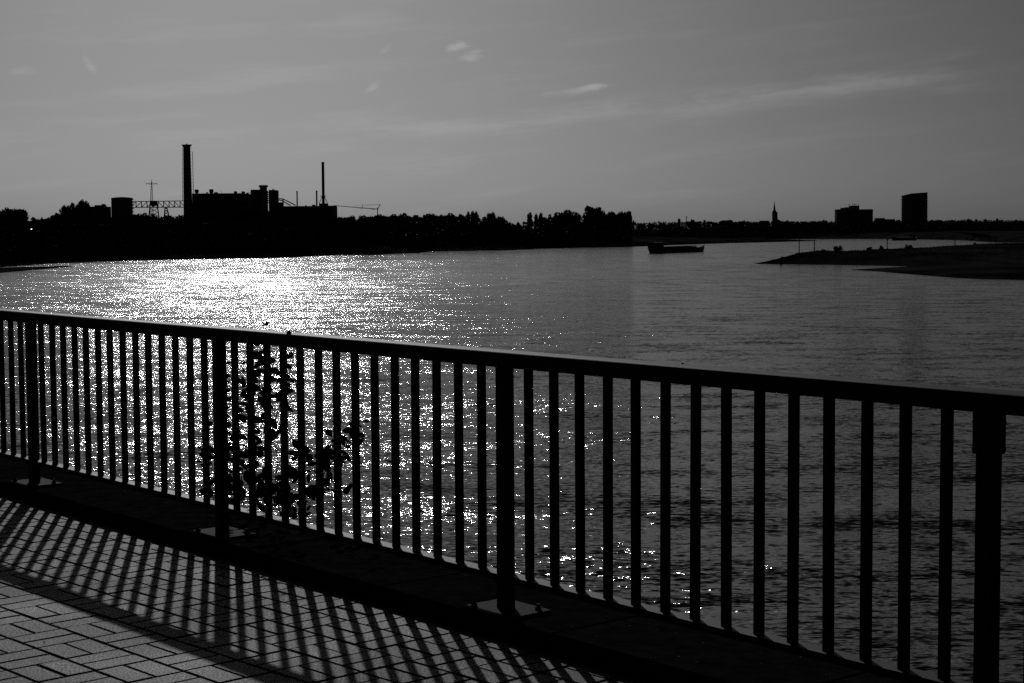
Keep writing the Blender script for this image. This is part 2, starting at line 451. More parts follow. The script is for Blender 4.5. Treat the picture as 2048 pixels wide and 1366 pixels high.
for f, d, P, rot in vis[300:] + [c for c in cells if c[0] == 1]:
    mx = Matrix.Translation(P + Vector((0, 0, random.uniform(-.0016, .0016)))) @ Matrix.Rotation(rot, 4, 'Z'); n = len(V)
    V += [mx @ v for v in pv]; Fc += [tuple(i + n for i in p) for p in pf]
o = raw('paver_field', V, Fc, 'paver', base); tag(o, kind='stuff')
tmp.free(); rest.free()

# ================================================================== RAILING
rail = thing('railing', 'dark painted metal railing with upright bars along the quay edge', 'railing', rp(0, 0, ZK), 0)
RB = rp(0, 0, ZK)
def rl(name, bm, m_, parent=None, smooth=False):
    o = link(name, bm, m_, None, smooth); o.parent = parent or rail
    o.location = -RB if (parent is None or parent is rail) else (0, 0, 0)
    return o
NP0, NP1 = -3, 6
# handrail: flat-topped profile with rounded edges
HW = .098
prof_h = []
def rounded(w, h, r, n=4):
    pts = []
    for cx, cz, a0 in ((w / 2 - r, h - r, 0), (-w / 2 + r, h - r, 90), (-w / 2 + r, r, 180), (w / 2 - r, r, 270)):
        for k in range(n + 1):
            a = R(a0 + 90 * k / n); pts.append((cx + r * math.cos(a), cz + r * math.sin(a)))
    return pts
def extrude(name, prof_, a0, a1, z, mat_, parent=None, n=40):
    bm = nb(); rings = []
    for k in range(n + 1):
        a = a0 + (a1 - a0) * k / n; dz = mn.noise(Vector((a * 1.3, 4, z))) * .0012
        rings.append([bm.verts.new(rp(a, x, z + zz + dz)) for x, zz in prof_])
    L = len(prof_)
    for p, q in zip(rings, rings[1:]):
        for i in range(L): bm.faces.new((p[i], p[(i + 1) % L], q[(i + 1) % L], q[i]))
    bm.faces.new(rings[0]); bm.faces.new(rings[-1][::-1])
    return rl(name, bm, mat_, parent)
hr = extrude('handrail', rounded(HW, ZT - Z1 + .004, .011), NP0 - .3, NP1 + .3, Z1 - .002, 'rail')
extrude('bottom_rail', rounded(.062, .026, .003, 2), NP0 - .3, NP1 + .3, Z0 - .026, 'rail')
for k, (x, y) in enumerate(((594, 668), (1393, 727))):
    bm = nb(); P = onz(x, y, ZT); c = (P - R0); P = rp(c.dot(AD) / S, -.035 if k == 0 else .035, ZT - .002)
    g_k = 1 if k == 0 else .45
    lathe(bm, [(r_k * g_k, z_k * g_k) for r_k, z_k in ((.009, 0), (.011, .006), (.009, .014), (.004, .018))], 10, P); rl('rail_knob', bm, 'rail', None, True)
# bars and posts, shared meshes
bm = nb(); box(bm, (0, 0, (Z1 + Z0) / 2), (.030, .0225, Z1 - Z0 + .004), RA, .002); me = rl('bar', bm, 'rail'); bar0 = me
bm = nb(); box(bm, (0, 0, (ZK + Z1) / 2 + .004), (.054, .046, Z1 - ZK + .004), RA, .003); post0 = rl('post', bm, 'rail')
bm = nb(); box(bm, (0, 0, ZK + .0065), (.27, .205, .013), RA, .002); plate0 = link('base_plate', bm, 'iron'); 
bm = nb(); cyl(bm, (0, 0, ZK + .012), (0, 0, ZK + .024), .013, .013, 6); cyl(bm, (0, 0, ZK + .022), (0, 0, ZK + .034), .007, .007, 8); bolt0 = link('bolt', bm, 'iron')
used = set()
def inst(src, loc, parent):
    if src.name in used:
        o = src.copy(); C.objects.link(o)
    else:
        o = src; used.add(src.name)
    o.parent = parent; o.location = loc; return o
for k in range(NP0, NP1 + 1):
    p = inst(post0, rp(k, 0) - RB, rail)
    pl = inst(plate0, (0, 0, 0), p)
    for a in (-.1, .1):
        for c in (-.068, .068):
            inst(bolt0, AD * a + ND * c, p)
    if k < NP1:
        for j in range(1, 15):
            o = inst(bar0, rp(k + j / 15 + random.gauss(0, .0004), random.gauss(0, .0006)) - RB, rail)
            o.rotation_euler = (random.gauss(0, .0015), random.gauss(0, .0015), random.gauss(0, .02))
    if k == 3:
        bm = nb(); zz = Z1 - .115
        box(bm, (0, 0, (Z1 + zz) / 2), (.064, .064, Z1 - zz), RA, .003)
        for q in (zz + .012, Z1 - .03): box(bm, (0, 0, q), (.071, .071, .022), RA, .008)
        sv = link('post_sleeve', bm, 'rail'); sv.parent = p
# pebbles and dirt on the kerb
bm = nb()
for k in range(260):
    a, c = random.uniform(-.6, 3.1), random.uniform(KF + .02, KB - .05); s = random.choice((.002, .003, .003, .005))
    bmesh.ops.create_icosphere(bm, subdivisions=1, radius=s, matrix=Matrix.Translation(rp(a, c, ZK + s * .3)) @ Matrix.Diagonal((1, random.uniform(.6, 1.4), .5, 1)))
for k in range(160):
    a, c = random.uniform(-.3, 3), random.uniform(-2.2, KF - .05); s = random.choice((.0015, .002, .0035))
    bmesh.ops.create_icosphere(bm, subdivisions=1, radius=s, matrix=Matrix.Translation(rp(a, c, s * .3)) @ Matrix.Diagonal((1, random.uniform(.6, 1.4), .6, 1)))
tag(link('grit', bm, 'stone'), 'scattered grit and crumbs on kerb and paving', 'grit', kind='stuff')

# ================================================================== CLIMBING PLANT behind the railing
plant_base = rp(1.3, .40, -.5)
plant = thing('climbing_plant', 'leafy climbing plant growing up out of the quay wall behind the railing', 'plant', plant_base)
def onrail(x, y, c):
    v = ray(x, y); p0 = rp(0, c); tt = (p0 - CAM).dot(ND) / v.dot(ND); return CAM + v * tt
def tube(bm, pts, r0, r1):
    rings = []; n = len(pts)
    for k, p in enumerate(pts):
        d = (pts[min(n - 1, k + 1)] - pts[max(0, k - 1)]).normalized(); q = d.to_track_quat('Z', 'Y'); r = r0 + (r1 - r0) * k / (n - 1)
        rings.append([bm.verts.new(p + q @ Vector((r * math.cos(a * math.pi / 2.5), r * math.sin(a * math.pi / 2.5), 0))) for a in range(5)])
    for p, q in zip(rings, rings[1:]):
        for i in range(5): bm.faces.new((p[i], p[(i + 1) % 5], q[(i + 1) % 5], q[i]))
stems = [((500, 1012), (508, 960), (512, 900), (506, 840), (520, 780), (516, 730), (530, 690), (534, 668), (531, 648)),
         ((452, 1012), (447, 960), (458, 900), (449, 840), (455, 780), (450, 720), (451, 690)),
         ((560, 1025), (548, 980), (556, 920), (545, 860), (560, 810), (575, 760), (586, 720), (588, 695)),
         ((600, 1035), (622, 985), (648, 948), (672, 912), (694, 888), (706, 862), (722, 830), (727, 790)),
         ((505, 1000), (530, 975), (552, 962), (585, 950), (620, 940)),
         ((520, 1030), (545, 1010), (575, 985), (600, 965)),
         ((430, 1010), (420, 970), (424, 930), (418, 900)), ((480, 990), (486, 930), (494, 880), (500, 820), (508, 760)),
         ((535, 820), (528, 790), (540, 760), (548, 720), (560, 690)), ((640, 1010), (652, 980), (660, 940)),
         ((530, 650), (524, 644), (519, 638)), ((531, 650), (537, 645), (538, 640))]
for k, s in enumerate(stems):
    c = .58 + .05 * (k % 3)
    pts = [onrail(x, y, c + random.uniform(-.02, .02)) for x, y in s]
    if k in (0, 1, 2, 3): pts = [plant_base + AD * (.12 * (k - 1.5)), plant_base.lerp(pts[0], .55) - Vector((0, 0, .12))] + pts
    bm = nb(); tube(bm, pts, .0042 if k < 4 else .003, .0014); o = link('stem', bm, 'stem', plant, True); o.location = -plant_base
leaves = []
def lf(ox, oy, lst):
    for x, y, l, a in lst: leaves.append((ox + x / 7.19, oy + y / 7.19, l / 7.19, a))
lf(390, 640, [(885, 490, 150, 40), (880, 350, 110, 8), (690, 880, 120, 60), (700, 960, 120, -20), (860, 875, 100, 5), (905, 985, 130, 40), (760, 1000, 90, 20), (1000, 640, 120, 10),
 (1130, 735, 120, 20), (1110, 850, 120, 8), (1095, 1000, 80, 0), (950, 1160, 150, 60), (1090, 1100, 140, 20), (1340, 520, 120, 14), (1345, 665, 120, 10), (1330, 815, 80, 0), (1415, 875, 90, 0),
 (1340, 950, 80, 20), (1380, 1015, 130, -6), (1290, 1190, 150, 35), (1240, 1090, 140, 10), (470, 620, 90, -40), (460, 805, 90, 5), (450, 890, 80, 10), (470, 1015, 100, 25), (470, 1135, 100, 10),
 (450, 1260, 100, 5), (185, 1262, 80, -6), (660, 1200, 100, 5), (640, 1290, 130, 35), (1032, 48, 62, 55), (1085, 468, 70, 25), (705, 620, 70, 0), (780, 700, 90, 0), (1010, 740, 120, 15), (1240, 870, 110, 20),
 (560, 900, 80, 10), (780, 1100, 100, 30), (1000, 1060, 120, 0), (985, 90, 40, 20)])
lf(390, 820, [(205, 205, 90, -25), (190, 280, 90, 0), (215, 590, 130, -30), (65, 742, 66, 0), (205, 770, 90, 15), (470, 90, 90, 30), (480, 215, 100, 8), (480, 330, 110, 50), (480, 490, 120, 8), (490, 640, 90, 0),
 (680, 110, 120, 40), (670, 380, 130, 20), (680, 650, 200, 8), (900, 145, 170, 0), (890, 310, 110, -10), (900, 480, 130, -20), (935, 640, 140, 15), (1130, 200, 180, 65), (1115, 370, 150, 80), (1010, 900, 230, 84),
 (735, 980, 170, 60), (950, 1130, 230, 80), (480, 950, 110, 8), (490, 1070, 120, 0), (230, 1050, 130, 0), (230, 1180, 120, 10), (650, 1180, 220, 75), (500, 1200, 130, 20), (1150, 1110, 140, 28), (1140, 1270, 130, 15),
 (1360, 950, 110, 0), (1405, 872, 120, 14), (1380, 1250, 170, 8), (860, 1290, 130, 40), (1040, 1240, 160, 70), (590, 760, 150, 20), (600, 560, 130, 0), (830, 560, 150, 30), (590, 300, 120, 10), (350, 620, 130, 5), (340, 1000, 150, 40),
 (330, 1200, 140, 60), (800, 1050, 180, 75), (590, 1120, 170, 60), (1020, 300, 130, 60), (820, 760, 140, 60), (300, 330, 110, 10)])
lf(560, 760, [(60, 60, 90, 10), (120, 150, 120, -6), (80, 320, 120, 0), (965, 722, 140, 18), (1160, 790, 130, 25), (1195, 850, 60, -25), (900, 885, 150, 55), (990, 965, 110, 5), (690, 1025, 190, 0), (395, 1085, 130, 30),
 (430, 1180, 160, 8), (710, 1100, 170, 40), (965, 1105, 160, 42), (1240, 590, 80, 8), (1150, 670, 70, -30), (670, 1275, 150, 40), (885, 1200, 130, 75), (410, 1310, 60, 0), (800, 960, 130, 50), (820, 1120, 170, 60), (560, 1120, 150, 20),
 (1060, 800, 120, 10), (190, 1310, 120, -10)])
lf(540, 900, [(70, 545, 140, 25), (300, 375, 140, 0), (345, 670, 160, 8), (580, 640, 200, 60), (600, 540, 180, 10), (820, 240, 140, 30), (860, 370, 140, 65), (795, 470, 130, 50), (330, 930, 150, 70), (560, 830, 150, 75),
 (590, 200, 150, 10), (840, 565, 60, 50), (700, 540, 150, 30), (700, 660, 160, 60), (450, 760, 160, 30), (450, 940, 170, 70), (200, 900, 160, 60), (220, 680, 130, 15), (700, 330, 130, 40)])
leaf_me = []
for kind in range(4):
    bm = nb(); n = 5; fold = (.10, .18, .05, .25)[kind]; wid = (.35, .31, .39, .27)[kind]; droop = (.1, .25, .4, .15)[kind]
    mid, lft, rgt = [], [], []
    for k in range(n + 1):
        f = k / n; w = wid * math.sin(math.pi * min(1, f * .92 + .06)) ** .8 * (1 - .25 * f) if k < n else 0
        z = -droop * (f - .4) ** 2
        mid.append(bm.verts.new((f - .5, 0, z)))
        if 0 < k < n:
            lft.append(bm.verts.new((f - .5 - .03, w, z + fold * w))); rgt.append(bm.verts.new((f - .5 - .03, -w, z + fold * w)))
    for side in (lft, rgt):
        bm.faces.new((mid[0], mid[1], side[0])); bm.faces.new((mid[n - 1], mid[n], side[-1]))
        for k in range(n - 2): bm.faces.new((mid[k + 1], mid[k + 2], side[k + 1], side[k]))
    st = [bm.verts.new((-.5 - .22 * q, w_, -.05 * q * q - .06 * q)) for q in range(4) for w_ in (-.018, .018)]
    for q in range(3): bm.faces.new((st[2 * q], st[2 * q + 1], st[2 * q + 3], st[2 * q + 2]))
    me = bpy.data.meshes.new('leaf'); bmesh.ops.recalc_face_normals(bm, faces=bm.faces); bm.to_mesh(me); bm.free(); me.materials.append(M['leaf']); leaf_me.append(me)
extra = random.Random(5)
leaves += [(x + extra.uniform(-16, 16), y + extra.uniform(-14, 14), l * extra.uniform(.7, 1.1), extra.uniform(-20, 90)) for x, y, l, a in leaves if y > 690 and extra.random() < .8]
for x0, x1, y0, y1, n in ((398, 480, 890, 1010, 26), (470, 600, 880, 1015, 46), (600, 715, 860, 985, 26), (490, 580, 700, 880, 30)):
    leaves += [(extra.uniform(x0, x1), extra.uniform(y0, y1), extra.uniform(11, 24), extra.uniform(-30, 90)) for _ in range(n)]
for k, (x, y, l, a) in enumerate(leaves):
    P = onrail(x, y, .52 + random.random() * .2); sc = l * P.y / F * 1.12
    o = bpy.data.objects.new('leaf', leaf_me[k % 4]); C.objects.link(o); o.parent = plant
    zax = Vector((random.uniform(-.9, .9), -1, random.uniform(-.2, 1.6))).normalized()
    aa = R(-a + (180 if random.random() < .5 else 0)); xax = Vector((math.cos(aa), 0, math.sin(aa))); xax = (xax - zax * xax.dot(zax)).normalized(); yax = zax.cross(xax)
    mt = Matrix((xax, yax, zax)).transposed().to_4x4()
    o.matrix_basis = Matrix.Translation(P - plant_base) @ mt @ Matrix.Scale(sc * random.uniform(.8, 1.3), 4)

# ================================================================== FAR THINGS: factory on the left bank
GZ = WZ + 5.0                                   # works ground level
def pbox(bm, x0, x1, yt, D, depth, zb=GZ - 1, bevel=0):
    a, b_ = at(x0, yt, D), at(x1, yt, D); zt = (a.z + b_.z) / 2
    if x1 < 1024: b_.x = at(x1, yt, D + depth).x          # the far corner makes the outline
    if x0 > 1024: a.x = at(x0, yt, D + depth).x
    box(bm, ((a.x + b_.x) / 2, D + depth / 2, (zt + zb) / 2), (b_.x - a.x, depth, zt - zb), 0, bevel); return a.x, b_.x, zt
def part(name, m_, parent, fn, smooth=False):
    bm = nb(); fn(bm); o = link(name, bm, m_, parent, smooth)
    if parent:
        L = Vector(parent.location); q = parent.parent
        o.location = -L if q is None else (0, 0, 0)
    return o
def base_of(x, D): p = at(x, 470, D); return Vector((p.x, D, GZ))
FD = 950.0
fac = thing('factory', 'long dark factory hall with roof vents beside the tall chimney', 'factory', base_of(450, FD))
w1 = part('wall', 'brick', fac, lambda bm: pbox(bm, 384, 507, 386.5, FD, 40))
w2 = part('tower_wall', 'brick', fac, lambda bm: pbox(bm, 501, 535.8, 379.2, FD - 3, 30))
w3 = part('silo_wall', 'concrete', fac, lambda bm: pbox(bm, 537.2, 557.2, 379.8, FD - 2, 14))
def p4(bm):
    for yy in (385, 389, 393, 397, 401, 405): beam(bm, at(534, yy, FD + 1), at(538, yy, FD + 1), .5)
part('bridge_rungs', 'steel', fac, p4)
def stack(bm):
    a = at(519.5, 380, FD + 6); b_ = at(534, 380, FD + 6); t_ = at(527, 370.3, FD + 6).z; c = (a + b_) / 2; r = (b_.x - a.x) / 2
    lathe(bm, ((r, a.z - 2), (r, t_ - 1.2), (r * 1.3, t_ - 1.0), (r * 1.3, t_ - .3), (r * 1.05, t_)), 20, (c.x, c.y, 0))
part('roof_stack', 'concrete', fac, stack)
def vent(x, yb, yt, wpx, mush):
    def f(bm):
        a = at(x, yb, FD + 8); t_ = at(x, yt, FD + 8).z; r = wpx * FD / F / 2
        if mush: lathe(bm, ((r * .55, a.z - .8), (r * .55, a.z + .1), (r, a.z + (t_ - a.z) * .3), (r, a.z + (t_ - a.z) * .85), (r * .75, t_)), 14, (a.x, a.y, 0))
        else: box(bm, (a.x, a.y, (a.z + t_) / 2 - .4), (2 * r, 2 * r, t_ - a.z + .8))
    part('roof_vent', 'steel', fac, f)
for a in ((393.5, 387, 379.0, 8.5, 1), (422.8, 387, 378.4, 9.0, 1), (432, 387, 384.4, 7, 0), (471, 387, 382.5, 7, 1), (486.5, 387, 382.8, 6.2, 0), (414, 387, 384.2, 3, 0), (546, 381, 377.4, 3, 1), (495, 387, 385.2, 4, 0)): vent(*a)
def ant(x, yb, yt): part('roof_mast', 'steel', fac, lambda bm: cyl(bm, at(x, yb, FD + 5), at(x, yt, FD + 5), .12, .08, 5))
for a in ((443, 388, 381), (497.5, 388, 384), (500, 388, 383.5)): ant(*a)
for r_ in range(2):                                              # window bays in the hall
    for k in range(11):
        x = 389 + k * 10; y = 393 + r_ * 12
        wn = part('window', 'steel', fac, lambda bm: box(bm, at(x + 3, y + 3, FD) + Vector((0, -.06, 0)), (2.0, .12, 2.2)))
        pn = part('pane', 'glassd', wn, lambda bm: box(bm, at(x + 3, y + 3, FD) + Vector((0, -.14, 0)), (1.7, .04, 1.9))); pn.location = (0, 0, 0)
# inclined conveyor from the silo down to the low hall
cv = thing('conveyor', 'inclined conveyor gallery running down from the factory silo block', 'conveyor', base_of(572, FD))
def conv(bm):
    for x0, y0, x1, y1 in ((557.5, 397.4, 566, 397.8), (566, 397.8, 591.5, 410.8), (557.5, 399.8, 566, 402), (566, 402.5, 581, 411)):
        beam(bm, at(x0, y0, FD + 2), at(x1, y1, FD + 2), .55)
part('gallery', 'steel', cv, conv)
part('support_tower', 'concrete', cv, lambda bm: pbox(bm, 564.6, 567.4, 397.6, FD + 1.5, 2))
part('transfer_house', 'brick', cv, lambda bm: pbox(bm, 557.3, 567, 404.5, FD + 4, 6))
# low hall with the slim chimneys
hall = thing('boiler_hall', 'low flat-roofed boiler hall carrying the slim steel chimney', 'hall', base_of(620, FD))
part('wall', 'brick', hall, lambda bm: pbox(bm, 566, 674.5, 412.0, FD + 10, 30))
part('roof_house', 'brick', hall, lambda bm: pbox(bm, 638, 656.5, 406.8, FD + 11, 8))
part('roof_house', 'brick', hall, lambda bm: pbox(bm, 624, 631, 409.4, FD + 11, 6))
part('roof_vent', 'steel', hall, lambda bm: pbox(bm, 610, 613, 410.5, FD + 12, 2, GZ + 8))
part('parapet', 'concrete', hall, lambda bm: pbox(bm, 656, 674.0, 411.2, FD + 12, 20, GZ + 8))
half = None
for k, x in enumerate((625.5, 634.5, 650.5, 660, 666.5)):          # added panels, turned to throw a sun glint at the camera
    P = at(x, 424.2, FD + 9.0); h = (SUN + (CAM - P).normalized()).normalized(); q = h.to_track_quat('Z', 'X').to_matrix().to_4x4()
    def f(bm): bmesh.ops.create_cube(bm, size=1, matrix=Matrix.Translation(P) @ q @ Matrix.Diagonal((.9, 1.6 if k != 1 else 2.2, .08, 1)))
    part('glint_panel', 'pane', hall, f)
def chimney_slim(name, label, x, yt, yb, w, legs):
    c = at(x, yb, FD + 14); t_ = at(x, yt, FD + 14).z; r = w * FD / F / 2
    o = thing(name, label, 'chimney', Vector((c.x, c.y, c.z)), 0, 'slim steel chimneys on the boiler hall')
    part('shaft', 'steel', o, lambda bm: lathe(bm, ((r, c.z - 3), (r, t_ - 1), (r * 1.12, t_ - .9), (r * 1.12, t_)), 14, (c.x, c.y, 0)), True)
    if legs:
        zc = at(x, 392.5, FD + 14).z
        part('platform', 'steel', o, lambda bm: lathe(bm, ((r * 1.0, zc - .2), (r * 2.6, zc), (r * 2.6, zc + .2), (r, zc + .3)), 12, (c.x, c.y, 0)))
        for s in ((-1, 0), (1, 0), (0, 1), (0, -1)):
            part('strut', 'steel', o, lambda bm: beam(bm, (c.x + s[0] * 8.6 * FD / F, c.y + s[1] * 2.2, c.z), (c.x + s[0] * r, c.y + s[1] * r, zc - .4), .32))
chimney_slim('slim_chimney', 'tallest of the three slim steel chimneys, braced by struts', 646.8, 324, 407.5, 5.6, True)
chimney_slim('slim_chimney', 'short slim chimney standing close beside the braced one', 633.6, 381.2, 411, 3.2, False)
chimney_slim('slim_chimney', 'thin lone chimney between conveyor and boiler hall', 594.4, 382, 411.5, 2.7, False)
# tall tapered chimney
cx = at(376, 420, FD - 6); ch = thing('tall_chimney', 'tallest tapered brick chimney with flared crown left of the factory', 'chimney', Vector((cx.x, cx.y, GZ)))
zc = lambda y: at(376, y, FD - 6).z
u = (FD - 6) / F
part('shaft', 'brick', ch, lambda bm: lathe(bm, ((9.6 * u, GZ - 1), (8.6 * u, zc(415)), (6.9 * u, zc(297)), (6.8 * u, zc(293.5))), 24, (cx.x, cx.y, 0)), True)
part('crown', 'brick', ch, lambda bm: lathe(bm, ((6.7 * u, zc(295.5)), (7.2 * u, zc(293.5)), (9.7 * u, zc(290.8)), (9.7 * u, zc(289.6)), (6.5 * u, zc(289.8)), (3, zc(289.3))), 24, (cx.x, cx.y, 0)))
part('lightning_cap', 'steel', ch, lambda bm: lathe(bm, ((1.6 * u, zc(290)), (1.4 * u, zc(288.2)), (.5 * u, zc(287))), 10, (cx.x, cx.y, 0)))
def ladder(x0, x1, y0, y1, side):
    lo = part('ladder', 'steel', ch, lambda bm: beam(bm, at(x0, y0, FD - 6), at(x1, y1, FD - 6), .26))
    n = 12
    for k in range(n + 1):
        f = k / n; x = x0 + (x1 - x0) * f; y = y0 + (y1 - y0) * f
        br = part('bracket', 'steel', lo, lambda bm: beam(bm, at(x, y, FD - 6), at(x + side * 3.6, y, FD - 6), .14)); br.location = (0, 0, 0)
ladder(365.6, 365.4, 291.5, 402, 1); ladder(384.9, 386.9, 303.5, 386, -1)
# storage tank, sheds, lattice bridge, pylon
tx0, tx1 = at(222.6, 392, FD - 20), at(264.6, 392, FD - 20); tc_ = (tx0 + tx1) / 2; tr_ = (tx1.x - tx0.x) / 2
tank = thing('storage_tank', 'wide cylindrical storage tank with shallow domed roof left of the lattice bridge', 'tank', Vector((tc_.x, tc_.y, GZ)))
zt_ = tc_.z - 1.0
part('shell', 'concrete', tank, lambda bm: lathe(bm, ((tr_, GZ - 1), (tr_, zt_), (tr_ * .97, zt_)), 36, (tc_.x, tc_.y, 0)), False)
part('dome_roof', 'concrete', tank, lambda bm: lathe(bm, ((tr_ * .96, zt_ - .1), (tr_ * .7, zt_ + .2), (tr_ * .35, zt_ + .38), (.4, zt_ + .45)), 36, (tc_.x, tc_.y, 0)), True)
def stair(bm):
    for k in range(5): box(bm, (tc_.x + tr_ + .35, tc_.y - .5, zt_ - .8 - 1.7 * k), (.9, .8, .5))
part('stair', 'steel', tank, stair)
sh = thing('work_shed', 'low works shed with stepped roof between poplars and storage tank', 'shed', base_of(200, FD - 30))
part('wall', 'brick', sh, lambda bm: pbox(bm, 176, 222, 413, FD - 30, 14))
part('roof_house', 'brick', sh, lambda bm: pbox(bm, 189, 213, 410.2, FD - 29, 10)); part('roof_vent', 'steel', sh, lambda bm: pbox(bm, 203, 211.6, 407.9, FD - 28, 5))
BD = FD - 12
br = thing('lattice_bridge', 'long lattice girder bridge between storage tank and tall chimney', 'girder bridge', base_of(316, BD))
def chord(y0, y1): return lambda bm: [beam(bm, at(264, y0, BD + d), at(369, y1, BD + d), .42) for d in (0, 4)]
part('top_chord', 'steel', br, chord(403.2, 401.8)); part('bottom_chord', 'steel', br, chord(415.0, 414.4))
for k in range(9):
    x = 272 + k * 11.0
    for d in (0, 4): part('vertical', 'steel', br, lambda bm: beam(bm, at(x, 402.8, BD + d), at(x + (.9 if d else -.3), 414.8, BD + d), .30))
    sgn = -1 if x < 306 else 1
    part('diagonal', 'steel', br, lambda bm: beam(bm, at(x, 403, BD), at(x + sgn * 10.4, 414.6, BD), .34))
def tre(x0, x1, x2, x3, yt, yb):
    def f(bm):
        for d in (0, 4):
            beam(bm, at(x0, yt, BD + d), at(x2, yb, BD + d), .5); beam(bm, at(x1, yt, BD + d), at(x3, yb, BD + d), .5)
            for k in range(5):
                f0, f1 = k / 5, (k + 1) / 5
                beam(bm, at(x0 + (x2 - x0) * f0, yt + (yb - yt) * f0, BD + d), at(x1 + (x3 - x1) * f1, yt + (yb - yt) * f1, BD + d), .3)
                beam(bm, at(x1 + (x3 - x1) * f0, yt + (yb - yt) * f0, BD + d), at(x0 + (x2 - x0) * f1, yt + (yb - yt) * f1, BD + d), .3)
    part('trestle', 'steel', br, f)
tre(301, 313, 297, 319, 401.5, 440); tre(330, 333.5, 328, 340, 414, 440)
part('winch_house', 'steel', br, lambda bm: pbox(bm, 301.5, 313, 401.4, BD + 1, 3, at(300, 412, BD).z))
PD = 1500.0
py = thing('power_pylon', 'steel lattice power pylon with one wide crossarm behind the bridge', 'pylon', base_of(303.3, PD))
def legs(bm):
    for s in (-1, 1):
        for d in (-1, 1): beam(bm, at(303.3 + s * 3.4, 430, PD + d * 2.2), at(303.3 + s * .8, 366, PD + d * .4), .32)
part('leg', 'steel', py, legs)
def brc(bm):
    for k in range(12):
        f0, f1 = k / 12, (k + 1) / 12; hw = lambda f: 3.4 - 2.6 * f; yy = lambda f: 430 - 64 * f
        beam(bm, at(303.3 - hw(f0), yy(f0), PD - 1), at(303.3 + hw(f1), yy(f1), PD - 1), .2); beam(bm, at(303.3 + hw(f0), yy(f0), PD - 1), at(303.3 - hw(f1), yy(f1), PD - 1), .2)
part('bracing', 'steel', py, brc); part('peak', 'steel', py, lambda bm: cyl(bm, at(303.3, 367, PD), at(303.3, 357.5, PD), .42, .1, 5))
def arm(bm):
    for s in (-1, 1):
        beam(bm, at(303.3, 365.3, PD), at(303.3 + s * 11.6, 367.2, PD), .26); beam(bm, at(303.3, 367.6, PD), at(303.3 + s * 11.6, 367.4, PD), .26)
part('crossarm', 'steel', py, arm)
for x in (292, 299, 307.6, 314.6): part('insulator', 'steel', py, lambda bm: cyl(bm, at(x, 367.3, PD), at(x, 370.2, PD), .16, .16, 5))
# building crane with folded mast
CD = 1000.0
cn = thing('building_crane', 'slewing building crane with long thin sagging jib right of the boiler hall', 'crane', base_of(755, CD))
part('mast', 'steel', cn, lambda bm: beam(bm, at(755, 440, CD), at(755, 417.5, CD), .45)); part('jib', 'steel', cn, lambda bm: [beam(bm, at(757, 418.2, CD), at(715, 415.2, CD), .42), beam(bm, at(715, 415.2, CD), at(668, 410.9, CD + 3), .36)])
part('a_frame', 'steel', cn, lambda bm: [beam(bm, at(755, 418.3, CD), at(760.6, 408.8, CD), .4), beam(bm, at(754.3, 417, CD), at(758, 413.5, CD), .3)])
part('tie_rope', 'steel', cn, lambda bm: [beam(bm, at(760.6, 408.8, CD), at(724.5, 409.8, CD), .10), beam(bm, at(724.5, 409.8, CD), at(705, 412.6, CD), .10), beam(bm, at(760.6, 408.8, CD), at(724.5, 412.5, CD), .10)])
part('king_post', 'steel', cn, lambda bm: beam(bm, at(724.6, 409, CD), at(724.6, 415.6, CD), .22)); part('trolley', 'steel', cn, lambda bm: box(bm, at(746.5, 418.4, CD), (1.6, .6, .4)))
part('trolley', 'steel', cn, lambda bm: box(bm, at(722.5, 416.3, CD), (1.8, .6, .35)))
# low roof among the trees at the far left, added panels aimed to glint
gl = thing('riverside_shed', 'small shed with added glint panels between trees at the far left', 'shed', base_of(66, 560))
part('wall', 'brick', gl, lambda bm: pbox(bm, 57, 78, 461, 560, 5))
for x, y, wd in ((61, 458.2, .7), (71, 460.4, 1.5)):
    P = at(x, y, 559.5); h = (SUN + (CAM - P).normalized()).normalized(); q = h.to_track_quat('Z', 'X').to_matrix().to_4x4()
    part('glint_panel', 'pane', gl, lambda bm: bmesh.ops.create_cube(bm, size=1, matrix=Matrix.Translation(P) @ q @ Matrix.Diagonal((.5, wd, .05, 1))))

# ================================================================== FAR THINGS: town on the right
TD = 2500.0; TG = WZ + 5
def tbase(x, D): p = at(x, 450, D); return Vector((p.x, D, TG))
tw = thing('high_rise', 'tall high-rise tower with slanted roofline on the right', 'tower block', tbase(1829, TD))
def tower(bm):
    fx = [(1803.8, 391.4, TD + 26), (1823, 386.8, TD + 6), (1855, 384.6, TD), (1853, 385.4, TD + 24)]
    top = [bm.verts.new(at(*p)) for p in fx]; bot = [bm.verts.new((v.co.x, v.co.y, TG - 1)) for v in top]
    bm.faces.new(top); bm.faces.new(bot[::-1])
    for i in range(4): bm.faces.new((top[i], top[(i + 1) % 4], bot[(i + 1) % 4], bot[i]))
part('wall', 'concrete', tw, tower)
for k in range(15):
    y = 392.5 + k * 3.55
    part('balcony', 'concrete', tw, lambda bm: box(bm, at(1803.6, y, TD + 25), (2.4, 3, .9)))
    if k: part('balcony', 'concrete', tw, lambda bm: box(bm, at(1855.0, y - 2, TD + 2), (1.3, 3, .8)))
    part('window_band', 'glassd', tw, lambda bm: beam(bm, at(1825, y + .5, TD + 5.5), at(1852, y - .4, TD + .3), .3, 1.3))
ob = thing('office_block', 'broad slab building with rooftop plant room and aerials', 'office block', tbase(1707, TD))
part('wall', 'concrete', ob, lambda bm: pbox(bm, 1669.4, 1746, 418.6, TD, 18, TG - 1))
part('stair_core', 'concrete', ob, lambda bm: pbox(bm, 1680.5, 1698, 415.6, TD + 2, 10, TG)); part('stair_core', 'concrete', ob, lambda bm: pbox(bm, 1689, 1698.5, 414.4, TD + 3, 8, TG))
part('plant_room', 'concrete', ob, lambda bm: pbox(bm, 1697.4, 1718.6, 411.4, TD + 3, 9, TG))
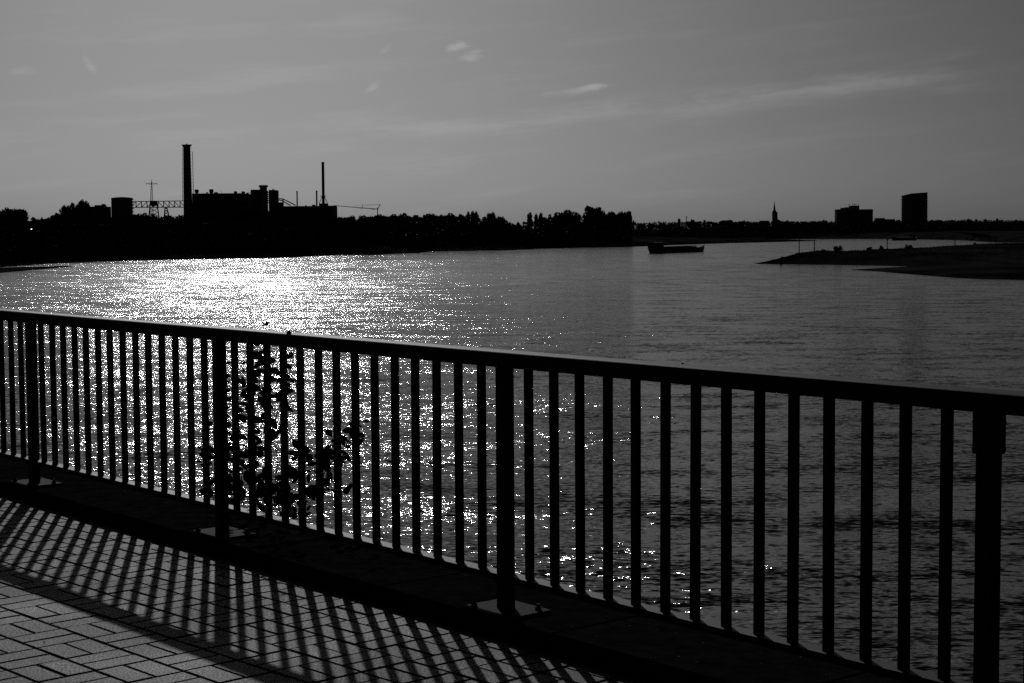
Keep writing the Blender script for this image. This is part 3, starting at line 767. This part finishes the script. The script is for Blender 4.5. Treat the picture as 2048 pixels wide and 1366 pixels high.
for x, y in ((1698, 408.6), (1705.5, 408), (1709, 407.6), (1712, 408.2), (1717.6, 408.6)): part('aerial', 'steel', ob, lambda bm: beam(bm, at(x, 412.5, TD + 5), at(x, y - .6, TD + 5), .75))
for r_ in range(7):
    part('window_band', 'glassd', ob, lambda bm: beam(bm, at(1672, 422 + r_ * 3.6, TD - .05), at(1743, 421.6 + r_ * 3.6, TD - .05), .2, 1.3))
lb = thing('low_flats', 'low flat-roofed building between slab building and high-rise', 'building', tbase(1765, TD)); part('wall', 'concrete', lb, lambda bm: pbox(bm, 1748, 1790, 438.3, TD + 5, 14, TG - 1)); part('roof_house', 'concrete', lb, lambda bm: pbox(bm, 1749.5, 1770, 436, TD + 7, 8, TG))
hb = thing('gable_house', 'small square tower house rising over the far trees', 'house', tbase(1358, 2300)); part('wall', 'brick', hb, lambda bm: pbox(bm, 1355.4, 1361, 440.2, 2300, 5, TG - 1))
part('roof', 'brick', hb, lambda bm: bmesh.ops.create_cone(bm, cap_ends=True, segments=4, radius1=3.0, radius2=1.2, depth=2.2, matrix=Matrix.Translation(at(1358.2, 438.8, 2302.5)) @ Matrix.Rotation(R(45), 4, 'Z')))
fm = thing('floodlight_mast', 'thin mast with broad lamp head over the far trees', 'mast', tbase(1373, 2300)); part('pole', 'steel', fm, lambda bm: cyl(bm, at(1373, 460, 2300), at(1373, 434, 2300), .55, .4, 6)); part('lamp_head', 'steel', fm, lambda bm: box(bm, at(1373.4, 433.8, 2300), (2.9, 1, .9)))
SDp = 2700.0
chh = thing('church', 'church with square tower and needle spire on the skyline', 'church', tbase(1549.5, SDp))
part('tower', 'brick', chh, lambda bm: pbox(bm, 1544.2, 1555.2, 424.2, SDp, 8.7, TG - 1))
def spire(bm):
    c = at(1549.7, 424, SDp); c.y += 4.3; z = lambda y: at(1549.7, y, SDp).z; u_ = SDp / F
    lathe(bm, ((5.0 * u_, z(424.4)), (2.6 * u_, z(421.0)), (2.1 * u_, z(419)), (.8 * u_, z(408)), (.16 * u_, z(401))), 8, (c.x, c.y, 0))
sp_ = part('spire', 'brick', chh, spire)
part('nave', 'brick', chh, lambda bm: pbox(bm, 1555, 1566, 442.5, SDp + 1, 22, TG - 1))
def nroof(bm):
    a, b_ = at(1555.2, 438.2, SDp + 1), at(1567, 444, SDp + 1); d = 22
    v = [bm.verts.new(p) for p in ((a.x, a.y, a.z), (a.x, a.y + d, a.z), (b_.x, a.y + d, b_.z), (b_.x, a.y, b_.z), (a.x, a.y, b_.z - .5), (a.x, a.y + d, b_.z - .5))]
    for f in ((0, 1, 2, 3), (0, 3, 4), (1, 5, 2), (0, 4, 5, 1), (3, 2, 5, 4)): bm.faces.new([v[i] for i in f])
part('roof', 'brick', chh, nroof)
lh = thing('barn', 'long low roof left of the church tower', 'building', tbase(1527, SDp)); part('wall', 'brick', lh, lambda bm: pbox(bm, 1517.5, 1540, 443.5, SDp - 20, 10, TG - 1))
part('roof', 'brick', lh, lambda bm: pbox(bm, 1519, 1538, 441.3, SDp - 18, 6, TG + 2))

# ================================================================== TREES
def crown_mesh(kind, seed, n, leaf):
    rnd = random.Random(seed); V, Fc = [], []
    lobes = []
    if kind == 'round':
        lobes = [((0, 0, .55), (.36, .36, .36))] + [((rnd.uniform(-.3, .3), rnd.uniform(-.3, .3), rnd.uniform(.42, .84)), (rnd.uniform(.13, .22),) * 2 + (rnd.uniform(.10, .17),)) for _ in range(9)]
    elif kind == 'poplar':
        lobes = [((0, 0, .5), (.36, .36, .42)), ((rnd.uniform(-.06, .06), 0, .76), (.31, .31, .21))] + [((rnd.uniform(-.15, .15), rnd.uniform(-.15, .15), .2 + .1 * k), (rnd.uniform(.2, .34),) * 2 + (.1,)) for k in range(7)]
    elif kind == 'ragged':
        lobes = [((rnd.uniform(-.34, .34), rnd.uniform(-.34, .34), rnd.uniform(.35, .88)), (rnd.uniform(.10, .24),) * 2 + (rnd.uniform(.08, .16),)) for _ in range(16)] + [((0, 0, .45), (.36, .36, .3))]
    else:
        lobes = [((rnd.uniform(-.3, .3), rnd.uniform(-.3, .3), rnd.uniform(.25, .6)), (rnd.uniform(.2, .3),) * 2 + (rnd.uniform(.2, .4),)) for _ in range(9)]
    tot_ = sum(r[0] * r[2] for _, r in lobes)
    for c, r in lobes:
        k = max(6, int(n * r[0] * r[2] / tot_))
        for _ in range(k):
            d = Vector((rnd.gauss(0, 1), rnd.gauss(0, 1), rnd.gauss(0, 1))).normalized() * rnd.uniform(.35, 1.05) ** .5
            p = Vector(c) + Vector((d.x * r[0], d.y * r[1], d.z * r[2])); p.z = min(p.z, 1.0)
            s = leaf * rnd.uniform(.6, 1.4)
            a = Vector((rnd.gauss(0, 1), rnd.gauss(0, 1), rnd.gauss(0, 1))).normalized(); b_ = a.cross(Vector((rnd.gauss(0, 1), rnd.gauss(0, 1), rnd.gauss(0, 1)))).normalized()
            i = len(V); V += [p - a * s, p + b_ * s * .6, p + a * s, p - b_ * s * .6]; Fc.append((i, i + 1, i + 2, i + 3))
    mz = max(v.z for v in V); V = [Vector((v.x, v.y, v.z / mz)) for v in V]
    me = bpy.data.meshes.new('crown'); me.from_pydata([tuple(v) for v in V], [], Fc); me.materials.append(M['crown']); return me
def trunk_mesh(kind, seed):
    rnd = random.Random(seed); bm = nb(); tl = .8 if kind == 'poplar' else .55
    cyl(bm, (0, 0, -.06), (0, 0, tl), .03, .012, 7)
    for k in range(6):
        a = rnd.uniform(0, 6.28); z = rnd.uniform(.2, .45); cyl(bm, (0, 0, z), (math.cos(a) * .25, math.sin(a) * .25, z + rnd.uniform(.15, .35)), .013, .004, 5)
    me = bpy.data.meshes.new('trunk'); bm.to_mesh(me); bm.free(); me.materials.append(M['trunk']); return me
CR = {k: [crown_mesh(k, 100 * i + 17 + len(k), n, lf_) for i in range(nv_)] for k, nv_, n, lf_ in (('round', 6, 2300, .046), ('poplar', 4, 1500, .05), ('ragged', 5, 2300, .042), ('bush', 3, 1500, .07))}
TRK = {k: [trunk_mesh(k, 3 + i) for i in range(2)] for k in CR}
tcount = 0
def tree(name, label, group, x, yt, D, wpx, kind, base_z=None):
    global tcount
    tcount += 1
    p = at(x, yt, D); gz = ground(p.x, D) if base_z is None else base_z
    h = max(1.0, p.z - gz); w = wpx * D / F; wide = 1.3 if kind != 'bush' else 1.1
    o = thing(name, label, 'bush' if kind == 'bush' else 'tree', (p.x, D, gz - .1), 0, group)
    for nm, mes in (('trunk', TRK[kind]), ('crown', CR[kind])):
        c = bpy.data.objects.new(nm, mes[tcount % len(mes)]); C.objects.link(c); c.parent = o
        c.scale = (w * wide, w * wide, h + .1); c.rotation_euler = (0, 0, random.uniform(0, 6.28))
    return o
ORD = ['first', 'second', 'third', 'fourth', 'fifth', 'sixth', 'seventh', 'eighth', 'ninth', 'tenth', 'eleventh', 'twelfth', 'thirteenth', 'fourteenth', 'fifteenth', 'sixteenth', 'seventeenth', 'eighteenth', 'nineteenth', 'twentieth']
ORD += ['twenty-' + w for w in ORD[:9]] + ['thirtieth'] + ['thirty-' + w for w in ORD[:9]] + ['fortieth'] + ['forty-' + w for w in ORD[:9]] + ['fiftieth'] + ['fifty-' + w for w in ORD[:9]]
KN = {'round': 'rounded', 'poplar': 'narrow upright', 'ragged': 'ragged-topped', 'bush': 'low bushy'}
def belt(rows_, D, group, where, jit=0, base=None):
    for k, (x, y, w, kd) in enumerate(rows_):
        nm = {'round': 'broadleaf_tree', 'poplar': 'poplar_tree', 'ragged': 'broadleaf_tree', 'bush': 'bush'}[kd]
        tree(nm, '%s dark tree, %s from the left %s' % (KN[kd], ORD[k], where), group, x, y, D + random.uniform(-jit, jit), w, kd, base)
r_, p_, g_, u_ = 'round', 'poplar', 'ragged', 'bush'
belt([(-60, 420, 80, r_), (-14, 416, 60, g_), (12, 413, 56, r_), (33, 417, 46, g_), (46, 426, 26, r_)], 500, 'trees at the far left edge', 'in the clump at the left edge', 12)
belt([(108, 429, 24, r_), (119, 424, 22, r_), (128, 408.5, 17, p_), (137, 409, 14, p_), (145, 403.5, 17, p_), (155, 407, 14, p_), (163, 397.5, 22, p_), (171, 400, 18, p_), (178, 409, 14, p_)], 780, 'poplars left of the storage tank', 'in the poplar clump', 8)
belt([(75, 438, 50, r_), (105, 436, 50, g_), (140, 432, 60, r_), (178, 428, 50, g_), (210, 427, 55, r_), (245, 428, 60, g_), (278, 426, 44, r_), (300, 424, 40, g_), (322, 427, 40, g_), (348, 430, 40, r_), (372, 424, 44, r_),
      (398, 406, 46, g_), (416, 394, 50, r_), (440, 402, 50, g_), (466, 411, 50, r_), (492, 416, 44, g_), (516, 419, 44, r_), (543, 420, 46, g_), (572, 422, 46, r_), (603, 426, 46, g_), (634, 429, 44, r_), (665, 430, 44, g_), (696, 429.5, 44, r_), (727, 429, 42, g_), (752, 429, 36, r_)],
     640, 'trees along the bank below the factory', 'in the row below the factory', 14)
belt([(772, 427, 34, g_), (790, 427, 30, r_), (803, 424.5, 26, r_), (820, 429, 28, r_), (838, 428.6, 28, g_), (857, 424.6, 26, r_), (873, 428, 26, r_), (898, 424.8, 30, r_), (912, 427.5, 24, g_), (926, 426.6, 20, r_), (936.5, 421.6, 10, p_), (945, 419.6, 11, p_), (952.5, 420.6, 9, p_),
      (962, 430.5, 16, g_), (970, 431.5, 12, p_), (978, 423.4, 12, p_), (986, 421.8, 14, p_), (997, 430.5, 18, r_), (1006, 432, 12, p_), (1013, 439, 14, g_), (1023, 444, 20, r_), (1037, 442, 17, r_), (1049, 446.6, 16, u_)],
     770, 'trees between crane and middle poplars', 'in the belt right of the crane', 10)
belt([(1059.5, 423, 13, p_), (1072, 425.6, 9, p_), (1081, 423.6, 11, p_), (1094, 433, 20, r_), (1107, 427, 24, g_), (1122, 421, 26, g_), (1135, 418.6, 28, g_), (1150, 428, 20, r_), (1158, 425, 9, p_), (1171, 424, 18, g_), (1184, 409.4, 30, r_), (1198, 413, 30, r_), (1214, 422.4, 22, g_), (1229, 421.6, 24, r_), (1244, 421.6, 24, r_), (1252, 420.4, 22, r_), (1258, 426, 16, p_),
      (1100, 445, 40, r_), (1150, 440, 50, r_), (1200, 440, 50, g_), (1244, 440, 40, r_)],
     870, 'trees in the dense grove in the middle', 'in the dense grove', 8)
belt([(1267, 440, 5, p_), (1283, 446, 18, r_), (1303, 447, 16, r_), (1322, 446.8, 18, g_), (1340, 447, 16, r_), (1381, 442, 14, r_), (1386.5, 437.6, 8, g_), (1396, 441.6, 16, r_), (1409, 439, 6, p_), (1418, 441.4, 8, r_), (1431, 443.4, 16, r_), (1446, 440.4, 18, r_), (1457, 439, 16, g_), (1470, 443.6, 14, r_), (1484, 441.8, 15, r_), (1498, 443.4, 16, g_), (1510, 443.4, 14, r_),
      (1570, 442, 12, r_), (1579, 440, 14, g_), (1594, 444.6, 16, r_), (1610, 442.4, 16, r_), (1626, 441.2, 16, r_), (1637, 441.8, 14, g_), (1648, 438.8, 16, g_), (1661, 444, 14, r_)], 2350, 'far trees left of the slab building', 'left of the slab building', 25)
belt([(1752, 441, 16, r_), (1768, 440, 14, g_), (1784, 438.8, 14, r_), (1797, 438.6, 10, r_), (1810, 441, 18, r_), (1828, 442, 20, r_), (1846, 441, 18, r_), (1864, 438.8, 13, r_), (1878, 438.6, 15, r_), (1891, 442, 12, r_), (1904, 439, 14, r_), (1915, 441, 10, r_), (1925, 440, 13, r_), (1936.5, 436.4, 6.5, p_), (1946, 442, 10, r_), (1952, 436.4, 5, p_), (1962, 442, 10, r_),
      (1971, 436.8, 7.5, p_), (1985, 441, 9, g_), (1994.5, 435.6, 5, p_), (2003, 439, 6, p_), (2015, 442, 14, r_), (2031, 440.8, 12, g_), (2044, 441, 14, r_), (2060, 440, 16, r_), (2078, 441, 16, g_)], 2300, 'far trees around the high-rise', 'by the high-rise', 25)
# bushes on the grassy point
for k, (x, y, D, w, lab) in enumerate(((1647, 497.6, 426, 8, 'low rounded bush left of the leaning bush on the grassy point'), (1676, 490.2, 428, 15, 'leaning bush, largest of those on the grassy point'), (1738, 494.6, 440, 9, 'small bush just left of the third marker pole'),
        (1763, 489.8, 455, 9, 'tuft-like bush close to the third marker pole'), (1817.5, 488, 470, 12, 'domed bush alone right of the third marker pole'), (1562, 511, 405, 4, 'tiny shrub near the tip of the grassy point'), (1950, 485.4, 560, 6, 'small shrub near the right end of the grassy point'),
        (1325, 458, 1020, 34, 'lone broad dark tree standing above the barge on the far flat'))):
    tree('bush' if x != 1325 else 'broadleaf_tree', lab, 'bushes on the grassy point' if x != 1325 else 'trees on the flat', x, y, D, w, 'bush' if x != 1325 else 'round')
# thickets that read as one mass
def thicket(name, label, n, fn, size):
    V, Fc = [], []; rnd = random.Random(len(name))
    for _ in range(n):
        p = fn(rnd)
        if p is None: continue
        s = size * rnd.uniform(.5, 1.3); a = Vector((rnd.gauss(0, 1), rnd.gauss(0, 1), rnd.gauss(0, 1))).normalized(); b_ = a.cross(Vector((rnd.gauss(0, 1), rnd.gauss(0, 1), rnd.gauss(0, 1)))).normalized()
        i = len(V); V += [p - a * s, p + b_ * s * .7, p + a * s, p - b_ * s * .7]; Fc.append((i, i + 1, i + 2, i + 3))
    tag(raw(name, V, Fc, 'crown'), label, 'undergrowth', kind='stuff')
def left_fn(rnd):
    x = rnd.uniform(-400, 1262); D0 = onz(x, interp([(-400, 552), (0, 535), (100, 527), (350, 519), (580, 515), (700, 508), (860, 503), (1060, 498), (1262, 494)], x), WZ).y
    D = D0 + rnd.uniform(16, 70); P = at(x, 470, D); g = ground(P.x, D)
    top = 8.5 + 2.0 * mn.noise(Vector((x * .02, 0, 4))); return Vector((P.x, D, g + rnd.random() ** 1.3 * max(2, top) * min(1, (D - D0) / 34)))
thicket('bank_thicket', 'dark undergrowth filling the left bank below the trees', 19000, left_fn, 1.05)
def far_fn(rnd):
    x = rnd.uniform(1262, 2250); D = rnd.choice((rnd.uniform(1270, 1330), rnd.uniform(2200, 2420), rnd.uniform(2200, 2420))); top = 9.5 if D < 2000 else 10.5
    P = at(x, 470, D); g = ground(P.x, D); top += 2.5 * mn.noise(Vector((x * .04, D * .01, 8)))
    if D < 2000: top -= 3.5
    return Vector((P.x, D, g + rnd.random() ** 1.25 * top))
thicket('far_thicket', 'dark continuous wood along the far bank on the right', 34000, far_fn, 1.15)
def fl_fn(rnd):
    x = rnd.uniform(-200, 760); P = at(x, 470, rnd.uniform(1380, 1440)); g = WZ + 5; return Vector((P.x, P.y, g + rnd.random() * (11.5 + 1.0 * mn.noise(Vector((x * .05, 2, 8))))))
thicket('distant_wood', 'low distant wood on the left skyline behind the works', 7000, fl_fn, 1.6)
# rough grass and driftwood tufts
def tufts(name, label, n, fn):
    V, Fc = [], []; rnd = random.Random(len(label))
    for _ in range(n):
        q = fn(rnd)
        if q is None: continue
        p, hh = q; w = hh * rnd.uniform(.5, 1.2); a = rnd.uniform(0, 3.14); d = Vector((math.cos(a), math.sin(a), 0)) * w / 2
        i = len(V); V += [p - d - Vector((0, 0, .1)), p + d - Vector((0, 0, .1)), p + d * rnd.uniform(-.6, .9) + Vector((rnd.uniform(-.1, .1), 0, hh)), p - d * rnd.uniform(0, .9) + Vector((0, 0, hh * rnd.uniform(.5, .9)))]; Fc.append((i, i + 1, i + 2, i + 3))
    tag(raw(name, V, Fc, 'crown'), label, 'grass', kind='stuff')
def tuft_right(rnd):
    x = 1516 + rnd.random() ** 1.4 * 640; f = onz(x, interp(PFRONT, x), WZ); D = f.y + rnd.random() * min(220, 2 + (x - 1512) * .22 + max(0, x - 1850) * .5) * 1.15; P = at(x, 500, D); g = ground(P.x, D)
    if g < WZ + .12: return None
    return Vector((P.x, D, g)), rnd.choice((.08, .1, .14, .18, .3)) * (.7 if g < WZ + 1.2 else 1)
tufts('point_grass', 'rough dark grass covering the grassy point on the right', 9000, tuft_right)
def tuft_left(rnd):
    x = rnd.uniform(-100, 1640); f = onz(x, interp(LSHORE, x), WZ); D = f.y + rnd.uniform(1, 26); P = at(x, 500, D); g = ground(P.x, D)
    if g < WZ + .1: return None
    return Vector((P.x, D, g)), rnd.choice((.2, .3, .5, .9)) * (1 if x < 1265 else .7)
tufts('bank_reeds', 'ragged dark reeds along the left waterline', 7000, tuft_left)
# groyne marker poles
for x, yt, yb, D, lab in ((1598.4, 479, 506, 424, 'leftmost thin marker pole on the grassy point'), (1629, 480, 503, 428, 'second marker pole from the left on the grassy point'), (1774.6, 478.6, 498, 460, 'marker pole between two bushes on the grassy point'), (1910, 480.4, 492, 520, 'rightmost short marker pole on the grassy point')):
    b0 = at(x, yb, D); g = ground(b0.x, D); o = thing('marker_pole', lab, 'pole', (b0.x, D, g - .3), 0, 'marker poles on the grassy point')
    part('pole', 'steel', o, lambda bm: cyl(bm, (b0.x, D, g - .3), at(x, yt, D), .13, .11, 7)); part('topmark', 'steel', o, lambda bm: lathe(bm, ((.05, -.3), (.2, -.2), (.2, .05), (.05, .15)), 8, at(x, yt + .5, D)))

# ================================================================== BARGES
def barge(name, label, pa, pb, B, free, lit_z, wheel, hmat):
    """pa bow end, pb stern end on the water"""
    d = (pb - pa); L = d.length; rz = math.atan2(d.y, d.x); WX = .11 if hmat == 'hatch' else .925
    o = thing(name, label, 'barge', pa, rz)
    bm = nb(); n = 24; rings = []
    for k in range(n + 1):
        f = k / n; x = f * L
        wb = B / 2 * min(1, .42 + (f / .10) ** .6 * .58) if f < .1 else B / 2 * (1 if f < .93 else 1 - .35 * (f - .93) / .07)
        sheer = free + .85 * max(0, 1 - f / .14) ** 1.5 + .75 * max(0, (f - .86) / .14) ** 1.3
        fl = .55 + .45 * min(1, f / .12)
        xo = -1.0 * max(0, 1 - f / .06); xs_ = .9 * max(0, (f - .95) / .05)
        rings.append([bm.verts.new((x - 0 * xo, -wb * fl, -.5)), bm.verts.new((x + xo + xs_, -wb, sheer * .55)), bm.verts.new((x + xo * 1.2 + xs_ * 1.3, -wb, sheer)), bm.verts.new((x + xo * 1.2 + xs_ * 1.3, wb, sheer)), bm.verts.new((x + xo + xs_, wb, sheer * .55)), bm.verts.new((x, wb * fl, -.5))])
    for p, q in zip(rings, rings[1:]):
        for i in range(5): bm.faces.new((p[i], p[i + 1], q[i + 1], q[i]))
    bm.faces.new(rings[0]); bm.faces.new(rings[-1][::-1])
    link('hull', bm, 'hull', o)
    def rub(bm): box(bm, (L * .5, -B / 2 - .04, free * .78), (L * .8, .12, .16)); box(bm, (L * .5, B / 2 + .04, free * .78), (L * .8, .12, .16))
    bm = nb(); rub(bm); link('rubbing_strake', bm, 'steel', o)
    bm = nb(); box(bm, (L * .5, 0, free + lit_z * .5), (L * .66, B * .82, lit_z)); link('coaming', bm, 'hull' if hmat == 'hatch' else hmat, o)
    for k in range(8):
        bm = nb(); x0 = L * (.17 + .0825 * k); box(bm, (x0 + L * .041, 0, free + lit_z + .12 + .03 * (k % 2) + .012 * k), (L * .079, B * .80, .22), 0, .04); link('hatch_cover', bm, hmat, o)
    bm = nb(); box(bm, (L * WX, 0, free + .75 + wheel / 2), (L * .09, B * .66, 1.5 + wheel), 0, .1); wh = link('wheelhouse', bm, 'hull', o)
    for s in (-1, 1):
        bm = nb(); box(bm, (L * WX, s * (B * .33 + .02), free + 1.0 + wheel * .6), (L * .06, .05, .5)); link('window', bm, 'glassd', wh)
    bm = nb(); cyl(bm, (L * .03, -.8, free + .7), (L * .03, .8, free + .7), .3, .3, 10); link('anchor_winch', bm, 'steel', o)
    for s in (-1, 1):
        bm = nb(); cyl(bm, (L * .09, s * B * .42, free), (L * .09, s * B * .42, free + .8), .14, .16, 8); link('bollard', bm, 'steel', o)
    bm = nb(); cyl(bm, (L * .01, 0, free), (L * .01, 0, free + 1.9), .06, .04, 6); link('flagstaff', bm, 'steel', o)
    return o
barge('cargo_barge', 'long empty river barge with pale hatch covers in the middle of the river', onz(1304, 506.8, WZ), onz(1398, 503.4, WZ), 5.2, 1.75, .35, .5, 'hatch')
a = onz(1789, 480.9, WZ); b2 = onz(1827, 480.2, WZ)
barge('distant_barge', 'distant motor barge with bright hatches on the far reach right', a, b2, 6.0, .9, .9, 1.2, 'white')
print('objects', len(bpy.data.objects))
